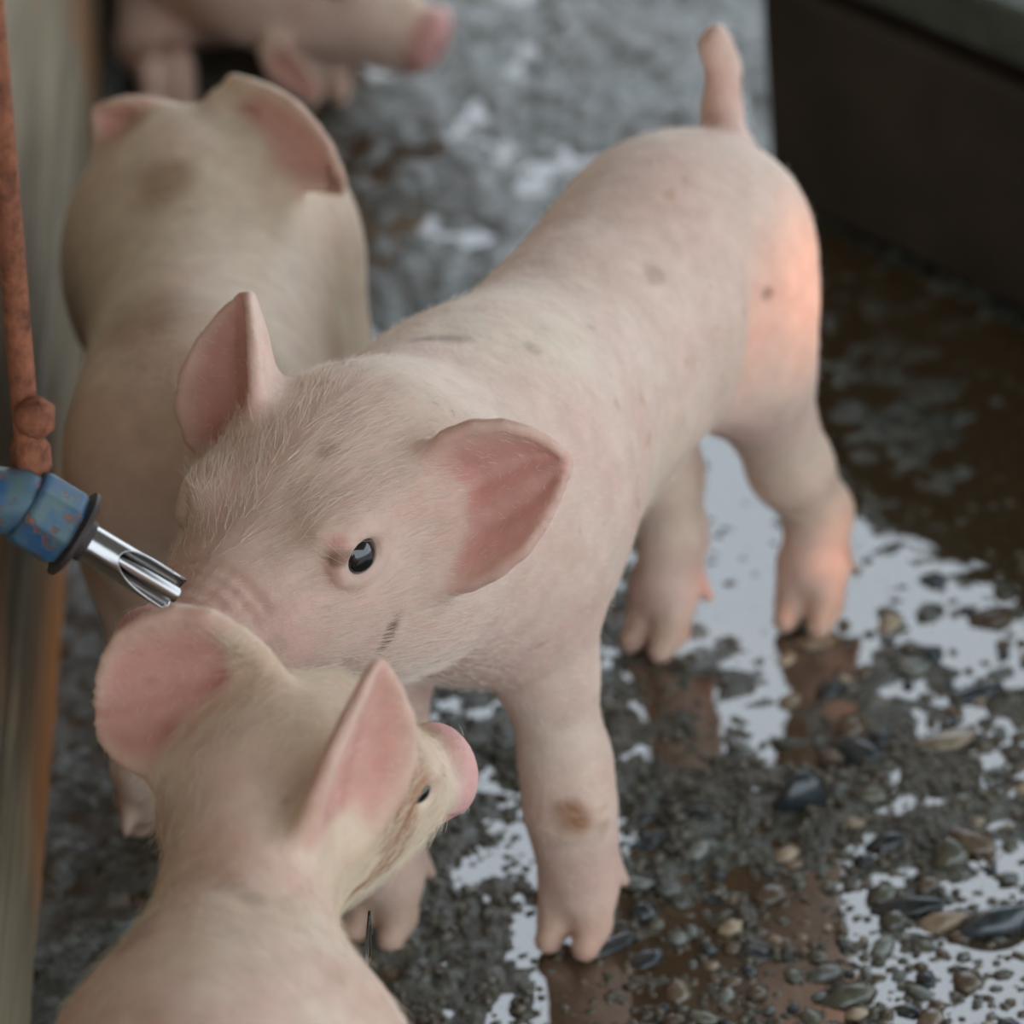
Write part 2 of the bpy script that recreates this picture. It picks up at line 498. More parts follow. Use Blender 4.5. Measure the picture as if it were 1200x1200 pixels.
EARQ = [(-0.12, 0.30, 0.30), (0.0, 0.50, 0.62), (0.15, 0.78, 0.92), (0.35, 0.95, 1.08), (0.55, 0.95, 1.06), (0.75, 0.80, 0.92), (0.88, 0.58, 0.66), (0.96, 0.36, 0.38), (1.0, 0.16, 0.16)]
def main_piglet():
    Bd = Body()
    hip = (0.094, -0.166); sho = (-0.030, -0.402)
    a, l, z, b, L, R = torso(Bd, (*hip, 0), (*sho, 0))
    HS = 1.17
    yaw = math.atan2(-0.79, -0.61); q = math.radians(0)
    Hx = np.array([math.cos(yaw) * math.cos(q), math.sin(yaw) * math.cos(q), math.sin(q)])
    Lf = np.array([0.79, -0.61, -0.07]); HR = rotm(Hx, np.cross(Hx, Lf))
    O = at(423, 650, Y=-0.548) - HR @ (np.array([37, 37, 9]) * HS * 0.001)
    # neck
    Bd.cone(b(L * 0.93, 0, 0.234), O + HR @ np.array([-0.026, -0.002, -0.004]), 0.058, 0.049, 0.05)
    Bd.cone(b(L * 1.0, 0, 0.212), O + HR @ np.array([-0.03, 0, -0.038]), 0.046, 0.038, 0.045)
    front_leg(Bd, b, L, 1, at(684, 1096, z=0), a)
    front_leg(Bd, b, L, -1, at(458, 1086, z=0), a)
    hind_leg(Bd, b, 1, at(956, 724, z=0), a)
    hind_leg(Bd, b, -1, at(783, 752, z=0), a + 0.25 * -l)
    for sd in (-1, 1):                                   # fold of skin between flank and thigh
        Bd.cut_cone(b(0.034, sd * 0.066, 0.255), b(0.052, sd * 0.062, 0.165), 0.008, 0.011, 0.020)
    # tail held upright
    t0 = b(-0.060, 0, 0.262)
    Bd.chain([t0, at(846, 126, Y=-0.095), at(848, 80, Y=-0.093), at(838, 52, Y=-0.095), at(840, 40, Y=-0.10)],
             [0.011, 0.0066, 0.0050, 0.0041, 0.0037], 0.016)
    head_prims(Bd, O, HR, HS)
    hl = lambda *v: O + HR @ (np.array(v) * HS * 0.001)
    b1 = hl(-14, 34, 26); b2 = hl(-14, -34, 26)
    y1, y2 = b1[1], b2[1]
    e1 = Ear(at(508, 605, Y=y1), at(664, 542, Y=y1 - 0.026), at(588, 695, Y=y1 - 0.024) - at(582, 606, Y=y1 - 0.014), EARQ, cup=0.35, fold=(-1, 0.7), inner=-FWD, ridges=0.0016)
    e2 = Ear(at(296, 535, Y=y2), at(290, 348, Y=y2 + 0.012), at(350, 455, Y=y2 - 0.014) - at(290, 455, Y=y2 + 0.006), EARP, cup=0.4, fold=(1, 0.8), inner=-FWD + np.array([-0.6, 0, 0]), ridges=0.0016)
    for e in (e1, e2): Bd.ear(e, 0.014)
    def color(V, N, H, C, mix, n1, n2):
        nose = sstep(88, 98, H[:, 0]) * (np.abs(H[:, 1]) < 60)
        mix(SK['nose'], nose * 0.8)
        mix(SK['pink'], 0.35 * sstep(50, 85, H[:, 0]) * (H[:, 0] < 130) * (np.abs(H[:, 1]) < 50))
        # dirt flecks
        body = (H[:, 0] < -60)
        mix(SK['tan'], 0.6 * body * sstep(0.80, 0.92, n2) * sstep(0.45, 0.8, n1))
        f = at(678, 965, Y=-0.438)
        mix(srgb(150, 100, 58), 0.9 * sstep(0.016, 0.006, np.linalg.norm(V - f, axis=1) + 0.012 * (n2 - 0.5)))
        for px, py, r_, k_, st in ((403, 662, 0.0035, 0.75, (1, 0, 0)), (466, 744, 0.0035, 0.8, (0.5, 0, 0.8)), (776, 318, 0.007, 0.4, None), (528, 388, 0.006, 0.6, (1, 0, 0.2)),
                                   (625, 398, 0.005, 0.4, None), (700, 380, 0.004, 0.35, None), (905, 343, 0.004, 0.6, None), (730, 470, 0.004, 0.35, None), (385, 525, 0.004, 0.3, (0.7, 0, 0.7)), (330, 760, 0.006, 0.3, None)):
            mix(srgb(128, 92, 62), k_ * skin_spot(V, px, py, r_, n2, st))
        mix(SK['deep'], 0.5 * skin_spot(V, 400, 625, 0.005, n2))
        legs = sstep(0.075, 0.05, V[:, 2]) * sstep(0.01, 0.04, V[:, 2])
        mix(SK['pink'], legs * 0.22)
    def flow(V, N, H, isear):
        hd = sstep(-70, -30, H[:, 0])
        dens = 1.0 + 1.6 * hd; dens *= np.where(isear, 0.2, 1); dens *= np.where(V[:, 2] < 0.06, 0.3, 1)
        dens *= np.where(H[:, 0] > 70, 0.35, 1)
        de = np.sqrt((H[:, 0] - 37) ** 2 + (np.abs(H[:, 1]) - 36) ** 2 + (H[:, 2] - 9) ** 2)
        dens *= sstep(13, 22, de) * 0.98 + 0.004
        fl = np.tile(-a * 1.0 - 0.45 * z, (len(V), 1)) * (1 - hd)[:, None] + (-HR[:, 0] * 0.9 - 0.15 * z)[None] * hd[:, None]
        fl = fl + 0.35 * hd[:, None] * np.sign(H[:, 1:2]) * HR[:, 1][None]
        return dens, fl
    def hlen(V, H, isear):
        hd = sstep(-40, 10, H[:, 0]) * (H[:, 0] < 65)
        return np.where(isear, 0.004, 0.005 + 0.009 * hd)
    o = build_piglet('piglet', Bd, (-0.22, -0.68, -0.002), (0.22, -0.04, 0.40), 0.0024, (O, HR, HS), (e1, e2), color, 42000, flow, HAIR, hlen)
    tag(o, 'pink piglet standing in the middle drinking from the steel nipple, tail raised', 'piglet', 'piglets in the pen')
    return o
main_piglet()

def std_color(extra=None):
    def color(V, N, H, C, mix, n1, n2):
        mix(SK['nose'], sstep(88, 98, H[:, 0]) * (np.abs(H[:, 1]) < 60) * (np.abs(H[:, 2]) < 80) * (H[:, 0] < 130) * 0.8)
        if extra: extra(V, N, H, C, mix, n1, n2)
    return color
def std_flow(a, HR):
    z = np.array([0, 0, 1.0])
    def flow(V, N, H, isear):
        hd = sstep(-70, -30, H[:, 0]) * (H[:, 0] < 130) * (np.abs(H[:, 1]) < 80)
        dens = 1.0 + 1.6 * hd; dens *= np.where(isear, 0.25, 1)
        de = np.sqrt((H[:, 0] - 37) ** 2 + (np.abs(H[:, 1]) - 36) ** 2 + (H[:, 2] - 9) ** 2)
        dens *= sstep(9, 16, de) * np.where((H[:, 0] > 80) & (H[:, 0] < 130), 0.1, 1.0)
        fl = np.tile(-a * 1.0 - 0.45 * z, (len(V), 1)) * (1 - hd)[:, None] + (-HR[:, 0] * 0.9 - 0.25 * z)[None] * hd[:, None]
        return dens, fl
    return flow
def std_len(V, H, isear):
    hd = sstep(-90, -20, H[:, 0]) * (H[:, 0] < 90) * (np.abs(H[:, 1]) < 80)
    return np.where(isear, 0.005, 0.007 + 0.008 * hd)

def front_piglet():
    Bd = Body()
    hip = np.array([-0.150, -1.06, 0]); sho = np.array([-0.120, -0.818, 0])
    a, l, z, b, L, R = torso(Bd, hip, sho, s=0.88, zo=0.035, fat=1.18)
    HS = 0.81
    Hx = nrm((0.66, 0.68, -0.32)); HR = rotm(Hx, np.cross(Hx, (-0.66, 0.66, 0.30)))
    O = at(362, 907, Y=-0.700)
    Bd.cone(b(L * 0.95, 0, 0.235), O + HR @ np.array([-0.028, 0, -0.008]), 0.040, 0.027, 0.024)
    Bd.cone(b(L * 1.0, 0, 0.205), O + HR @ np.array([-0.02, 0, -0.024]), 0.036, 0.024, 0.022)
    for sd in (-1, 1):
        front_leg(Bd, b, L, sd, b(L * 0.96, sd * 0.045, 0) * (1, 1, 0), a)
        hind_leg(Bd, b, sd, b(-0.02, sd * 0.043, 0) * (1, 1, 0), a)
    head_prims(Bd, O, HR, HS)
    e1 = Ear(at(292, 800, Y=-0.69), at(118, 835, Y=-0.675), at(205, 706, Y=-0.675) - at(205, 795, Y=-0.69), EARQ, cup=0.35, fold=(1, 0.5), inner=-FWD)
    e2 = Ear(at(368, 975, Y=-0.742), at(442, 778, Y=-0.750), at(412, 880, Y=-0.732) - at(366, 890, Y=-0.752), EARP, cup=0.38, fold=(1, 0.25), inner=-FWD + np.array([0.9, 0, 0]))
    for e in (e1, e2): Bd.ear(e, 0.014)
    def extra(V, N, H, C, mix, n1, n2):
        hd = sstep(-60, -20, H[:, 0]) * (H[:, 0] < 88)
        mix(srgb(238, 220, 190), 0.4 * hd)
        mix(srgb(160, 102, 62), 0.85 * (H[:, 1] < 0) * sstep(26, 12, np.abs(H[:, 0] - 16)) * sstep(50, 24, np.abs(H[:, 2] + 8)) * sstep(0.05, 0.5, n2))
        mix(srgb(236, 196, 186), 0.4 * sstep(-30, -80, H[:, 0]) * sstep(0.3, 0.7, n1))
        for px, py, r_, k_ in ((255, 1030, 0.009, 0.35), (300, 1045, 0.006, 0.4), (150, 1090, 0.014, 0.35), (330, 935, 0.003, 0.4), (170, 800, 0.003, 0.5), (225, 735, 0.006, 0.35), (190, 850, 0.006, 0.4)):
            mix(srgb(132, 92, 70), k_ * skin_spot(V, px, py, r_, n2))
        back = (H[:, 0] < -70)
        mix(SK['tan'], 0.25 * back * sstep(0.6, 0.85, n1))
    o = build_piglet('piglet', Bd, (-0.28, -1.20, -0.002), (0.10, -0.50, 0.42), 0.0026, (O, HR, HS), (e1, e2), std_color(extra), 26000, std_flow(a, HR), HAIR_Y, std_len)
    tag(o, 'cream piglet in the lower left foreground, seen from behind with head turned right', 'piglet', 'piglets in the pen')
    return o
front_piglet()

def back_piglet():
    Bd = Body(); S = 0.90
    hip = np.array([-0.143, -0.285, 0]); sho = np.array([-0.141, -0.055, 0])
    a, l, z, b, L, R = torso(Bd, hip, sho, s=S, fat=1.12)
    Hx = nrm((0.02, 0.80, -0.60)); HR = rotm(Hx, (0, 0, 1)); HS = 1.05
    O = np.array([-0.140, 0.045, 0.170])
    Bd.cone(b(L * 0.95, 0, 0.235), O + HR @ np.array([-0.035, 0, -0.008]), 0.060, 0.050, 0.045)
    Bd.cone(b(L * 1.0, 0, 0.205), O + HR @ np.array([-0.02, 0, -0.035]), 0.052, 0.044, 0.045)
    Bd.ell(b(L * 0.72, -0.058, 0.15), (0.05, 0.022, 0.04), R, 0.03)
    for sd in (-1, 1):
        front_leg(Bd, b, L, sd, b(L * 0.96, sd * 0.045, 0), a, S)
        hind_leg(Bd, b, sd, b(-0.02, sd * 0.043, 0), a, S)
    head_prims(Bd, O, HR, HS)
    e1 = Ear(at(188, 180, Y=-0.02), at(112, 130, Y=-0.03), at(162, 100, Y=-0.03) - at(142, 152, Y=-0.03), EARP, cup=0.5, inner=-FWD)
    e2 = Ear(at(282, 118, Y=-0.06), at(402, 222, Y=-0.13), at(372, 140, Y=-0.10) - at(346, 168, Y=-0.10), EARP, cup=0.25, inner=-FWD)
    for e in (e1, e2): Bd.ear(e, 0.014)
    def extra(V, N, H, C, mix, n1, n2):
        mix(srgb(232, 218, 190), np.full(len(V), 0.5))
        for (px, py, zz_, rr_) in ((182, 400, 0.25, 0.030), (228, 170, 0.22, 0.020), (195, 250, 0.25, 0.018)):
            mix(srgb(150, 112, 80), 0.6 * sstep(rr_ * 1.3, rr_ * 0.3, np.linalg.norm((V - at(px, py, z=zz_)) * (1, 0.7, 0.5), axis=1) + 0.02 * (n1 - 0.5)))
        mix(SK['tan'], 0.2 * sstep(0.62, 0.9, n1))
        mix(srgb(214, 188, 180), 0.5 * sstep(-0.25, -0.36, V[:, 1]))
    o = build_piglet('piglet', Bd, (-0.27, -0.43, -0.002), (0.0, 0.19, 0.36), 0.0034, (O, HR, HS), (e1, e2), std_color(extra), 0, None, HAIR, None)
    tag(o, 'blurred cream piglet facing away along the plank wall, behind the drinking one', 'piglet', 'piglets in the pen')
    return o
back_piglet()

def lying_piglet():
    Bd = Body(); S = 0.95
    hip = np.array([-0.155, 0.86, 0]); sho = np.array([-0.150, 0.66, 0])
    a, l, z, b, L, R = torso(Bd, hip, sho, s=S, zo=-0.125, fat=1.1)
    Hx = nrm((0.80, -0.30, -0.42)); HR = rotm(Hx, (0, 0, 1)); HS = 1.0
    O = np.array([-0.105, 0.575, 0.105])
    Bd.cone(b(L * 0.95, 0, 0.22), O + HR @ np.array([-0.035, 0, -0.008]), 0.055, 0.048, 0.045)
    for sd in (-1, 1):
        f = b(L + 0.075, sd * 0.05, 0.15)
        Bd.chain([b(L * 0.97, sd * 0.05, 0.19), b(L + 0.03, sd * 0.06, 0.16), f], [0.030, 0.022, 0.016], 0.012)
        foot_prims(Bd, f * (1, 1, 0) + a * 0.01, a)
        Bd.chain([b(0.0, sd * 0.05, 0.18), b(0.06, sd * 0.07, 0.165), b(0.02, sd * 0.075, 0.15)], [0.04, 0.03, 0.018], 0.012)
    head_prims(Bd, O, HR, HS)
    e1 = Ear(at(322, 62, Y=0.53), at(372, 116, Y=0.50), at(348, 70, Y=0.51) - at(335, 82, Y=0.51), EARP, cup=0.3, inner=(0.3, -1, 0.3))
    e2 = Ear(O + HR @ np.array([-0.03, 0.035, 0.04]), O + HR @ np.array([-0.05, 0.085, 0.03]), HR @ np.array([0.03, 0, -0.01]), EARP, cup=0.3, inner=Hx)
    for e in (e1, e2): Bd.ear(e, 0.012)
    o = build_piglet('piglet', Bd, (-0.25, 0.42, -0.004), (0.03, 0.92, 0.24), 0.0040, (O, HR, HS), (e1, e2), std_color(), 0, None, HAIR, None)
    tag(o, 'dim pink piglet lying by the wall at the very top, farthest from the camera', 'piglet', 'piglets in the pen')
    return o
lying_piglet()

# ------------------------------------------------------------------ the pen
def axis(parts):
    out = []
    for lo, hi, st in parts: out.append(np.arange(lo, hi, st))
    return np.concatenate(out + [[parts[-1][1]]])
def wetness(x, y):
    """1 where the floor dips into the puddles"""
    right = sstep(0.055, 0.13, x + 0.10 * (y + 0.2)) * sstep(0.42, 0.30, y) * (1 - 0.45 * sstep(-0.28, -0.38, y))
    front = sstep(-0.30, -0.40, y + 0.25 * np.abs(x - 0.06)) * sstep(-0.035, 0.02, x)
    heels = sstep(0.06, 0.03, np.hypot((x - 0.075) * 1.6, (y + 0.215) * 0.7)) * 0.9
    return np.clip(np.maximum(np.maximum(right, front), heels), 0, 1)
def floor_height(x, y):
    P = np.stack([x, y, np.zeros_like(x)], 1)
    big = vnoise(P, 0.11, 11) - 0.5; mid = vnoise(P, 0.034, 12) - 0.5
    sm = vnoise(P, 0.013, 13) - 0.5; ti = vnoise(P, 0.006, 14) - 0.5
    w_ = wetness(x, y)
    return 0.0019 - 0.0040 * w_ + big * 0.005 + mid * 0.0050 + sm * 0.0060 + ti * 0.0032

# floor
m, nt, b = new_mat('wet_concrete'); FLOOR = m
vo = node(nt, 'ShaderNodeTexVoronoi'); vo.inputs['Scale'].default_value = 190
nt.links.new(node(nt, 'ShaderNodeNewGeometry').outputs['Position'], vo.inputs['Vector'])
n1 = noise(nt, 9, 5, 0.6); n2 = noise(nt, 110, 5, 0.7); n3 = noise(nt, 260, 3, 0.6)
base = ramp(nt, n2.outputs['Fac'], [(0.34, srgb(40, 45, 38)), (0.5, srgb(74, 80, 70)), (0.66, srgb(128, 136, 130))]).outputs['Color']
stone = ramp(nt, vo.outputs['Color'], [(0.15, srgb(40, 46, 46)), (0.5, srgb(82, 88, 78)), (0.85, srgb(140, 144, 136))]).outputs['Color']
base = mixc(nt, 0.55, base, stone)
mud = ramp(nt, n1.outputs['Fac'], [(0.42, 0.0), (0.62, 1.0)]).outputs['Color']
base = mixc(nt, mixc(nt, 0.75, (0, 0, 0), mud), base, srgb(84, 72, 52))
nt.links.new(base, b.inputs['Base Color'])
rr = ramp(nt, n2.outputs['Fac'], [(0.35, 0.05), (0.7, 0.20)]); nt.links.new(rr.outputs['Color'], b.inputs['Roughness'])
b.inputs['Specular IOR Level'].default_value = 1.0
bf = bump(nt, b, n3.outputs['Fac'], 0.4, 0.002)
bc = node(nt, 'ShaderNodeBump'); bc.inputs['Strength'].default_value = 0.8; bc.inputs['Distance'].default_value = 0.006
nt.links.new(n2.outputs['Fac'], bc.inputs['Height']); nt.links.new(bc.outputs[0], bf.inputs['Normal'])

xs = axis([(-3.0, -0.5, 0.25), (-0.5, -0.27, 0.02), (-0.27, 0.42, 0.003), (0.42, 0.8, 0.02), (0.8, 4.0, 0.25)])
ys = axis([(-4.0, -1.4, 0.25), (-1.4, -0.75, 0.02), (-0.75, 0.15, 0.003), (0.15, 1.4, 0.008), (1.4, 6.0, 0.3)])
gx, gy = np.meshgrid(xs, ys, indexing='ij')
zz = floor_height(gx.ravel(), gy.ravel())
V = np.stack([gx.ravel(), gy.ravel(), zz], 1)
ii = np.arange(len(xs) * len(ys)).reshape(len(xs), len(ys))
Q = np.stack([ii[:-1, :-1].ravel(), ii[1:, :-1].ravel(), ii[1:, 1:].ravel(), ii[:-1, 1:].ravel()], 1)
floor = fast_mesh('floor', V, Q, FLOOR); floor['kind'] = 'structure'

# muddy water lying in the dips
m, nt, b = new_mat('muddy_water'); WATER = m
b.inputs['Base Color'].default_value = (*srgb(104, 86, 62), 1)
b.inputs['Roughness'].default_value = 0.8; b.inputs['Specular IOR Level'].default_value = 0.0
tr = node(nt, 'ShaderNodeBsdfTransparent'); tr.inputs['Color'].default_value = (*srgb(200, 185, 160), 1)
mx = node(nt, 'ShaderNodeMixShader'); mx.inputs[0].default_value = 0.6
nt.links.new(tr.outputs[0], mx.inputs[1]); nt.links.new(b.outputs[0], mx.inputs[2])
gl = node(nt, 'ShaderNodeBsdfGlossy'); gl.inputs['Roughness'].default_value = 0.03
fr = node(nt, 'ShaderNodeFresnel'); fr.inputs['IOR'].default_value = 2.6
nw = noise(nt, 30, 2, 0.4); bp = node(nt, 'ShaderNodeBump'); bp.inputs['Strength'].default_value = 0.12; bp.inputs['Distance'].default_value = 0.004
nt.links.new(nw.outputs['Fac'], bp.inputs['Height']); nt.links.new(bp.outputs[0], gl.inputs['Normal'])
mx2 = node(nt, 'ShaderNodeMixShader'); nt.links.new(fr.outputs[0], mx2.inputs[0])
nt.links.new(mx.outputs[0], mx2.inputs[1]); nt.links.new(gl.outputs[0], mx2.inputs[2])
nt.links.new(mx2.outputs[0], nt.nodes['Material Output'].inputs['Surface'])
_k0 = at(908, 243, z=0); _kd = nrm((0.556, -0.83, 0)); _kn = np.array([0.83, 0.556, 0])   # stops at the kerb on the right
_k1 = _k0 + _kd * 0.75
WP = [(-0.235, -1.4, 0), (0.9, -1.4, 0), (0.9, _k1[1] - 0.02, 0), (_k1[0], _k1[1] - 0.004, 0), (_k0[0] - 0.004, _k0[1] + 0.006, 0), (_k0[0] - 0.004, 1.3, 0), (-0.235, 1.3, 0)]
water = mesh_obj('puddle_water', WP, [tuple(range(7))], WATER)
water['kind'] = 'stuff'; tag(water, 'thin muddy puddle water between the stones on the floor', 'water')

# stones and gravel
def stone_mesh(name, seed, sub=1, flat=0.55, ang=0.25):
    import bmesh
    bm = bmesh.new(); bmesh.ops.create_icosphere(bm, subdivisions=sub, radius=1.0)
    r = random.Random(seed)
    ax = [Vector((r.gauss(0, 1), r.gauss(0, 1), r.gauss(0, 1))).normalized() for _ in range(7)]
    cut = [r.uniform(0.62, 0.95) for _ in ax]
    for v in bm.verts:
        p = v.co.copy()
        for n_, c_ in zip(ax, cut):
            d_ = p.dot(n_)
            if d_ > c_: p -= n_ * (d_ - c_) * 0.85
        p *= 1 + r.uniform(-ang, ang) * 0.2
        v.co = Vector((p.x * r.uniform(0.98, 1.02) * 1.15, p.y * 0.85, p.z * flat))
    for f in bm.faces: f.smooth = True
    me = bpy.data.meshes.new(name); bm.to_mesh(me); bm.free(); return me
def stone_mat(name, c1, c2, rough=0.22):
    m, nt, b = new_mat(name)
    oi = node(nt, 'ShaderNodeObjectInfo')
    tc = node(nt, 'ShaderNodeNewGeometry')
    n_ = noise(nt, 160, 4, 0.6)
    c = ramp(nt, n_.outputs['Fac'], [(0.3, c1), (0.7, c2)]).outputs['Color']
    v_ = ramp(nt, oi.outputs['Random'], [(0.0, 0.7), (1.0, 1.2)]).outputs['Color']
    nt.links.new(mixc(nt, 1.0, c, v_, 'MULTIPLY'), b.inputs['Base Color'])
    b.inputs['Roughness'].default_value = rough; b.inputs['Specular IOR Level'].default_value = 0.7
    bump(nt, b, n_.outputs['Fac'], 0.3, 0.001)
    return m
SM = [stone_mat('wet_slate', srgb(38, 44, 48), srgb(70, 78, 80)), stone_mat('wet_brown_stone', srgb(80, 66, 52), srgb(120, 104, 84)),
      stone_mat('wet_grey_stone', srgb(92, 96, 92), srgb(136, 140, 132)), stone_mat('wet_tan_stone', srgb(140, 122, 98), srgb(184, 166, 140)),
      stone_mat('wet_green_stone', srgb(70, 72, 60), srgb(112, 110, 94))]
PM = []
for i in range(10):
    me = stone_mesh('pebble', 40 + i); me.materials.append(SM[(0, 1, 2, 1, 4, 2, 3, 1, 4, 0)[i]]); PM.append(me)
placed = []
cnt = 0; tries = 0
pr = random.Random(5)
while cnt < 300 and tries < 20000:
    tries += 1
    px, py = pr.uniform(740, 1235), pr.uniform(640, 1230)
    wt = sstep(0, 1, np.array([(px - 760) / 300 * 0.6 + (py - 760) / 350 * 0.7 - 0.15]))[0]
    if pr.random() > wt: continue
    p = at(px, py, z=0.0); r_ = 0.0034 + 0.0085 * pr.random() ** 2.0
    if any((p[0] - q[0]) ** 2 + (p[1] - q[1]) ** 2 < (0.8 * (r_ + q[2])) ** 2 for q in placed): continue
    placed.append((p[0], p[1], r_))
    o = bpy.data.objects.new('pebble', PM[pr.randrange(10)]); col.objects.link(o); o.parent = floor
    o.location = (p[0], p[1], pr.uniform(-0.2, 0.45) * r_ * 0.55); o.scale = (r_ * pr.uniform(0.8, 1.3), r_, r_ * pr.uniform(0.7, 1.1))
    o.rotation_euler = (pr.uniform(-.3, .3), pr.uniform(-.3, .3), pr.uniform(0, 6.28)); cnt += 1
# fine gravel, too small to pick apart
ico = stone_mesh('tmp', 3, 1); iv = np.array([v.co for v in ico.vertices]); iF = np.array([p.vertices[:] for p in ico.polygons])
NG = 11000
g = rng.uniform(0, 1, (NG, 2)); gxx = -0.12 + g[:, 0] ** 0.8 * 0.46; gyy = -0.60 + g[:, 1] ** 1.3 * 0.60
keep = rng.uniform(0, 1, NG) < np.where((gxx > 0.085) & (gyy > -0.27), 0.18, 1.0)
gxx, gyy = gxx[keep], gyy[keep]; NG = len(gxx)
gr = 0.0010 + 0.0030 * rng.uniform(0, 1, NG) ** 2
an = rng.uniform(0, 6.28, NG); ca, sa = np.cos(an), np.sin(an)
fz = np.maximum(floor_height(gxx, gyy), -0.0012)
GV = np.empty((NG, len(iv), 3))
GV[:, :, 0] = gxx[:, None] + gr[:, None] * (ca[:, None] * iv[None, :, 0] - sa[:, None] * iv[None, :, 1])
GV[:, :, 1] = gyy[:, None] + gr[:, None] * (sa[:, None] * iv[None, :, 0] + ca[:, None] * iv[None, :, 1])
GV[:, :, 2] = fz[:, None] + gr[:, None] * (iv[None, :, 2] + 0.15)
GF = (np.arange(NG)[:, None, None] * len(iv) + iF[None]).reshape(-1, 3)
gm, nt, b = new_mat('wet_gravel')
n_ = noise(nt, 90, 4, 0.7)
c = ramp(nt, n_.outputs['Fac'], [(0.3, srgb(48, 48, 42)), (0.5, srgb(88, 80, 64)), (0.7, srgb(134, 130, 118))]).outputs['Color']
nt.links.new(c, b.inputs['Base Color']); b.inputs['Roughness'].default_value = 0.25; b.inputs['Specular IOR Level'].default_value = 0.7
gravel = fast_mesh('gravel', GV.reshape(-1, 3), GF, gm, floor); gravel['kind'] = 'stuff'

def loose_stone(px, py, rx, ry, rz, yaw, mat, seed, label, flat=0.55, lift=0.35):
    me = stone_mesh('loose_stone', seed, 3, flat, 0.1); me.materials.append(mat)
    o = bpy.data.objects.new('loose_stone', me); col.objects.link(o)
    p = at(px, py, z=0); o.location = (p[0], p[1], rz * flat * lift)
    o.scale = (rx, ry, rz); o.rotation_euler = (0.1, -0.08, yaw)
    tag(o, label, 'stone', 'loose stones on the wet floor')
loose_stone(938, 945, 0.013, 0.010, 0.019, 0.3, SM[0], 71, 'largest black wet stone, below the reflection of the lit hind leg', 0.8)
loose_stone(772, 984, 0.015, 0.004, 0.006, 0.35, SM[0], 72, 'long thin black stone chip right of the front leg', 0.5)
loose_stone(818, 960, 0.009, 0.006, 0.008, -0.6, SM[0], 73, 'small black stone chip with a pale top beside the long thin chip', 0.6)
loose_stone(1002, 885, 0.014, 0.010, 0.011, -0.8, SM[0], 74, 'slanted dark slate stone at the edge of the bright puddle', 0.6)
loose_stone(1064, 1067, 0.016, 0.007, 0.009, -0.1, SM[0], 75, 'flat dark slate slab near the lower right corner', 0.5)
loose_stone(1170, 1088, 0.017, 0.010, 0.013, 0.2, SM[0], 76, 'rounded dark slate stone at the lower right edge', 0.6)
loose_stone(1112, 1084, 0.013, 0.008, 0.010, 0.0, SM[3], 77, 'pale tan flat pebble between the two dark slate stones', 0.5)
loose_stone(1112, 1008, 0.009, 0.011, 0.011, 0.7, SM[4], 78, 'grey green angular stone right of the gravel', 0.7)
loose_stone(1145, 815, 0.013, 0.008, 0.009, 0.1, SM[0], 79, 'dark stone standing out of the white sky reflection', 0.5)
loose_stone(1105, 872, 0.017, 0.010, 0.010, 0.1, SM[3], 80, 'broad pale tan stone beside the bright puddle', 0.5)
loose_stone(708, 1112, 0.016, 0.006, 0.006, 0.4, SM[0], 81, 'dark chip under the front hoof', 0.4)

# ---- plank wall on the left
WX = -0.242
m, nt, b = new_mat('weathered_plank'); PLK = m
mp = node(nt, 'ShaderNodeMapping'); mp.inputs['Scale'].default_value = (30, 1.6, 30)
nt.links.new(node(nt, 'ShaderNodeNewGeometry').outputs['Position'], mp.inputs['Vector'])
n1 = noise(nt, 3, 5, 0.65, mp.outputs[0]); n2 = noise(nt, 5, 3)
c = ramp(nt, n1.outputs['Fac'], [(0.3, srgb(92, 76, 56)), (0.52, srgb(134, 120, 96)), (0.75, srgb(164, 150, 122))]).outputs['Color']
ru = ramp(nt, n2.outputs['Fac'], [(0.56, 0.0), (0.70, 1.0)]).outputs['Color']
c = mixc(nt, mixc(nt, 0.7, (0, 0, 0), ru), c, srgb(168, 112, 62))
sx = node(nt, 'ShaderNodeSeparateXYZ'); nt.links.new(node(nt, 'ShaderNodeNewGeometry').outputs['Position'], sx.inputs[0])
rz_ = ramp(nt, sx.outputs['Z'], [(0.015, 1.0), (0.085, 0.0)]).outputs['Color']      # rust-coloured band along the foot of the wall
yy = node(nt, 'ShaderNodeMath', operation='ADD'); nt.links.new(sx.outputs['Y'], yy.inputs[0]); yy.inputs[1].default_value = 0.5
ry_ = ramp(nt, yy.outputs[0], [(0.10, 0.0), (0.22, 1.0), (0.45, 1.0), (0.56, 0.0)]).outputs['Color']
c = mixc(nt, mixc(nt, 1.0, rz_, ry_, 'MULTIPLY'), c, srgb(188, 122, 62))
nt.links.new(c, b.inputs['Base Color']); b.inputs['Roughness'].default_value = 0.75
bump(nt, b, n1.outputs['Fac'], 0.5, 0.004)
def box_verts(lo, hi):
    x0, y0, z0 = lo; x1, y1, z1 = hi
    return [(x0, y0, z0), (x1, y0, z0), (x1, y1, z0), (x0, y1, z0), (x0, y0, z1), (x1, y0, z1), (x1, y1, z1), (x0, y1, z1)]
BOXF = [(0, 3, 2, 1), (4, 5, 6, 7), (0, 1, 5, 4), (1, 2, 6, 5), (2, 3, 7, 6), (3, 0, 4, 7)]
def bevel(o, w_, seg=2):
    md = o.modifiers.new('bevel', 'BEVEL'); md.width = w_; md.segments = seg; md.limit_method = 'ANGLE'
wall = mesh_obj('wall_left', box_verts((WX - 0.08, -2.6, -0.02), (WX - 0.026, 3.0, 2.45)), BOXF, PLK, None, False); wall['kind'] = 'structure'  # backing raised out of view above the planks to block sky from the left
zb = -0.01
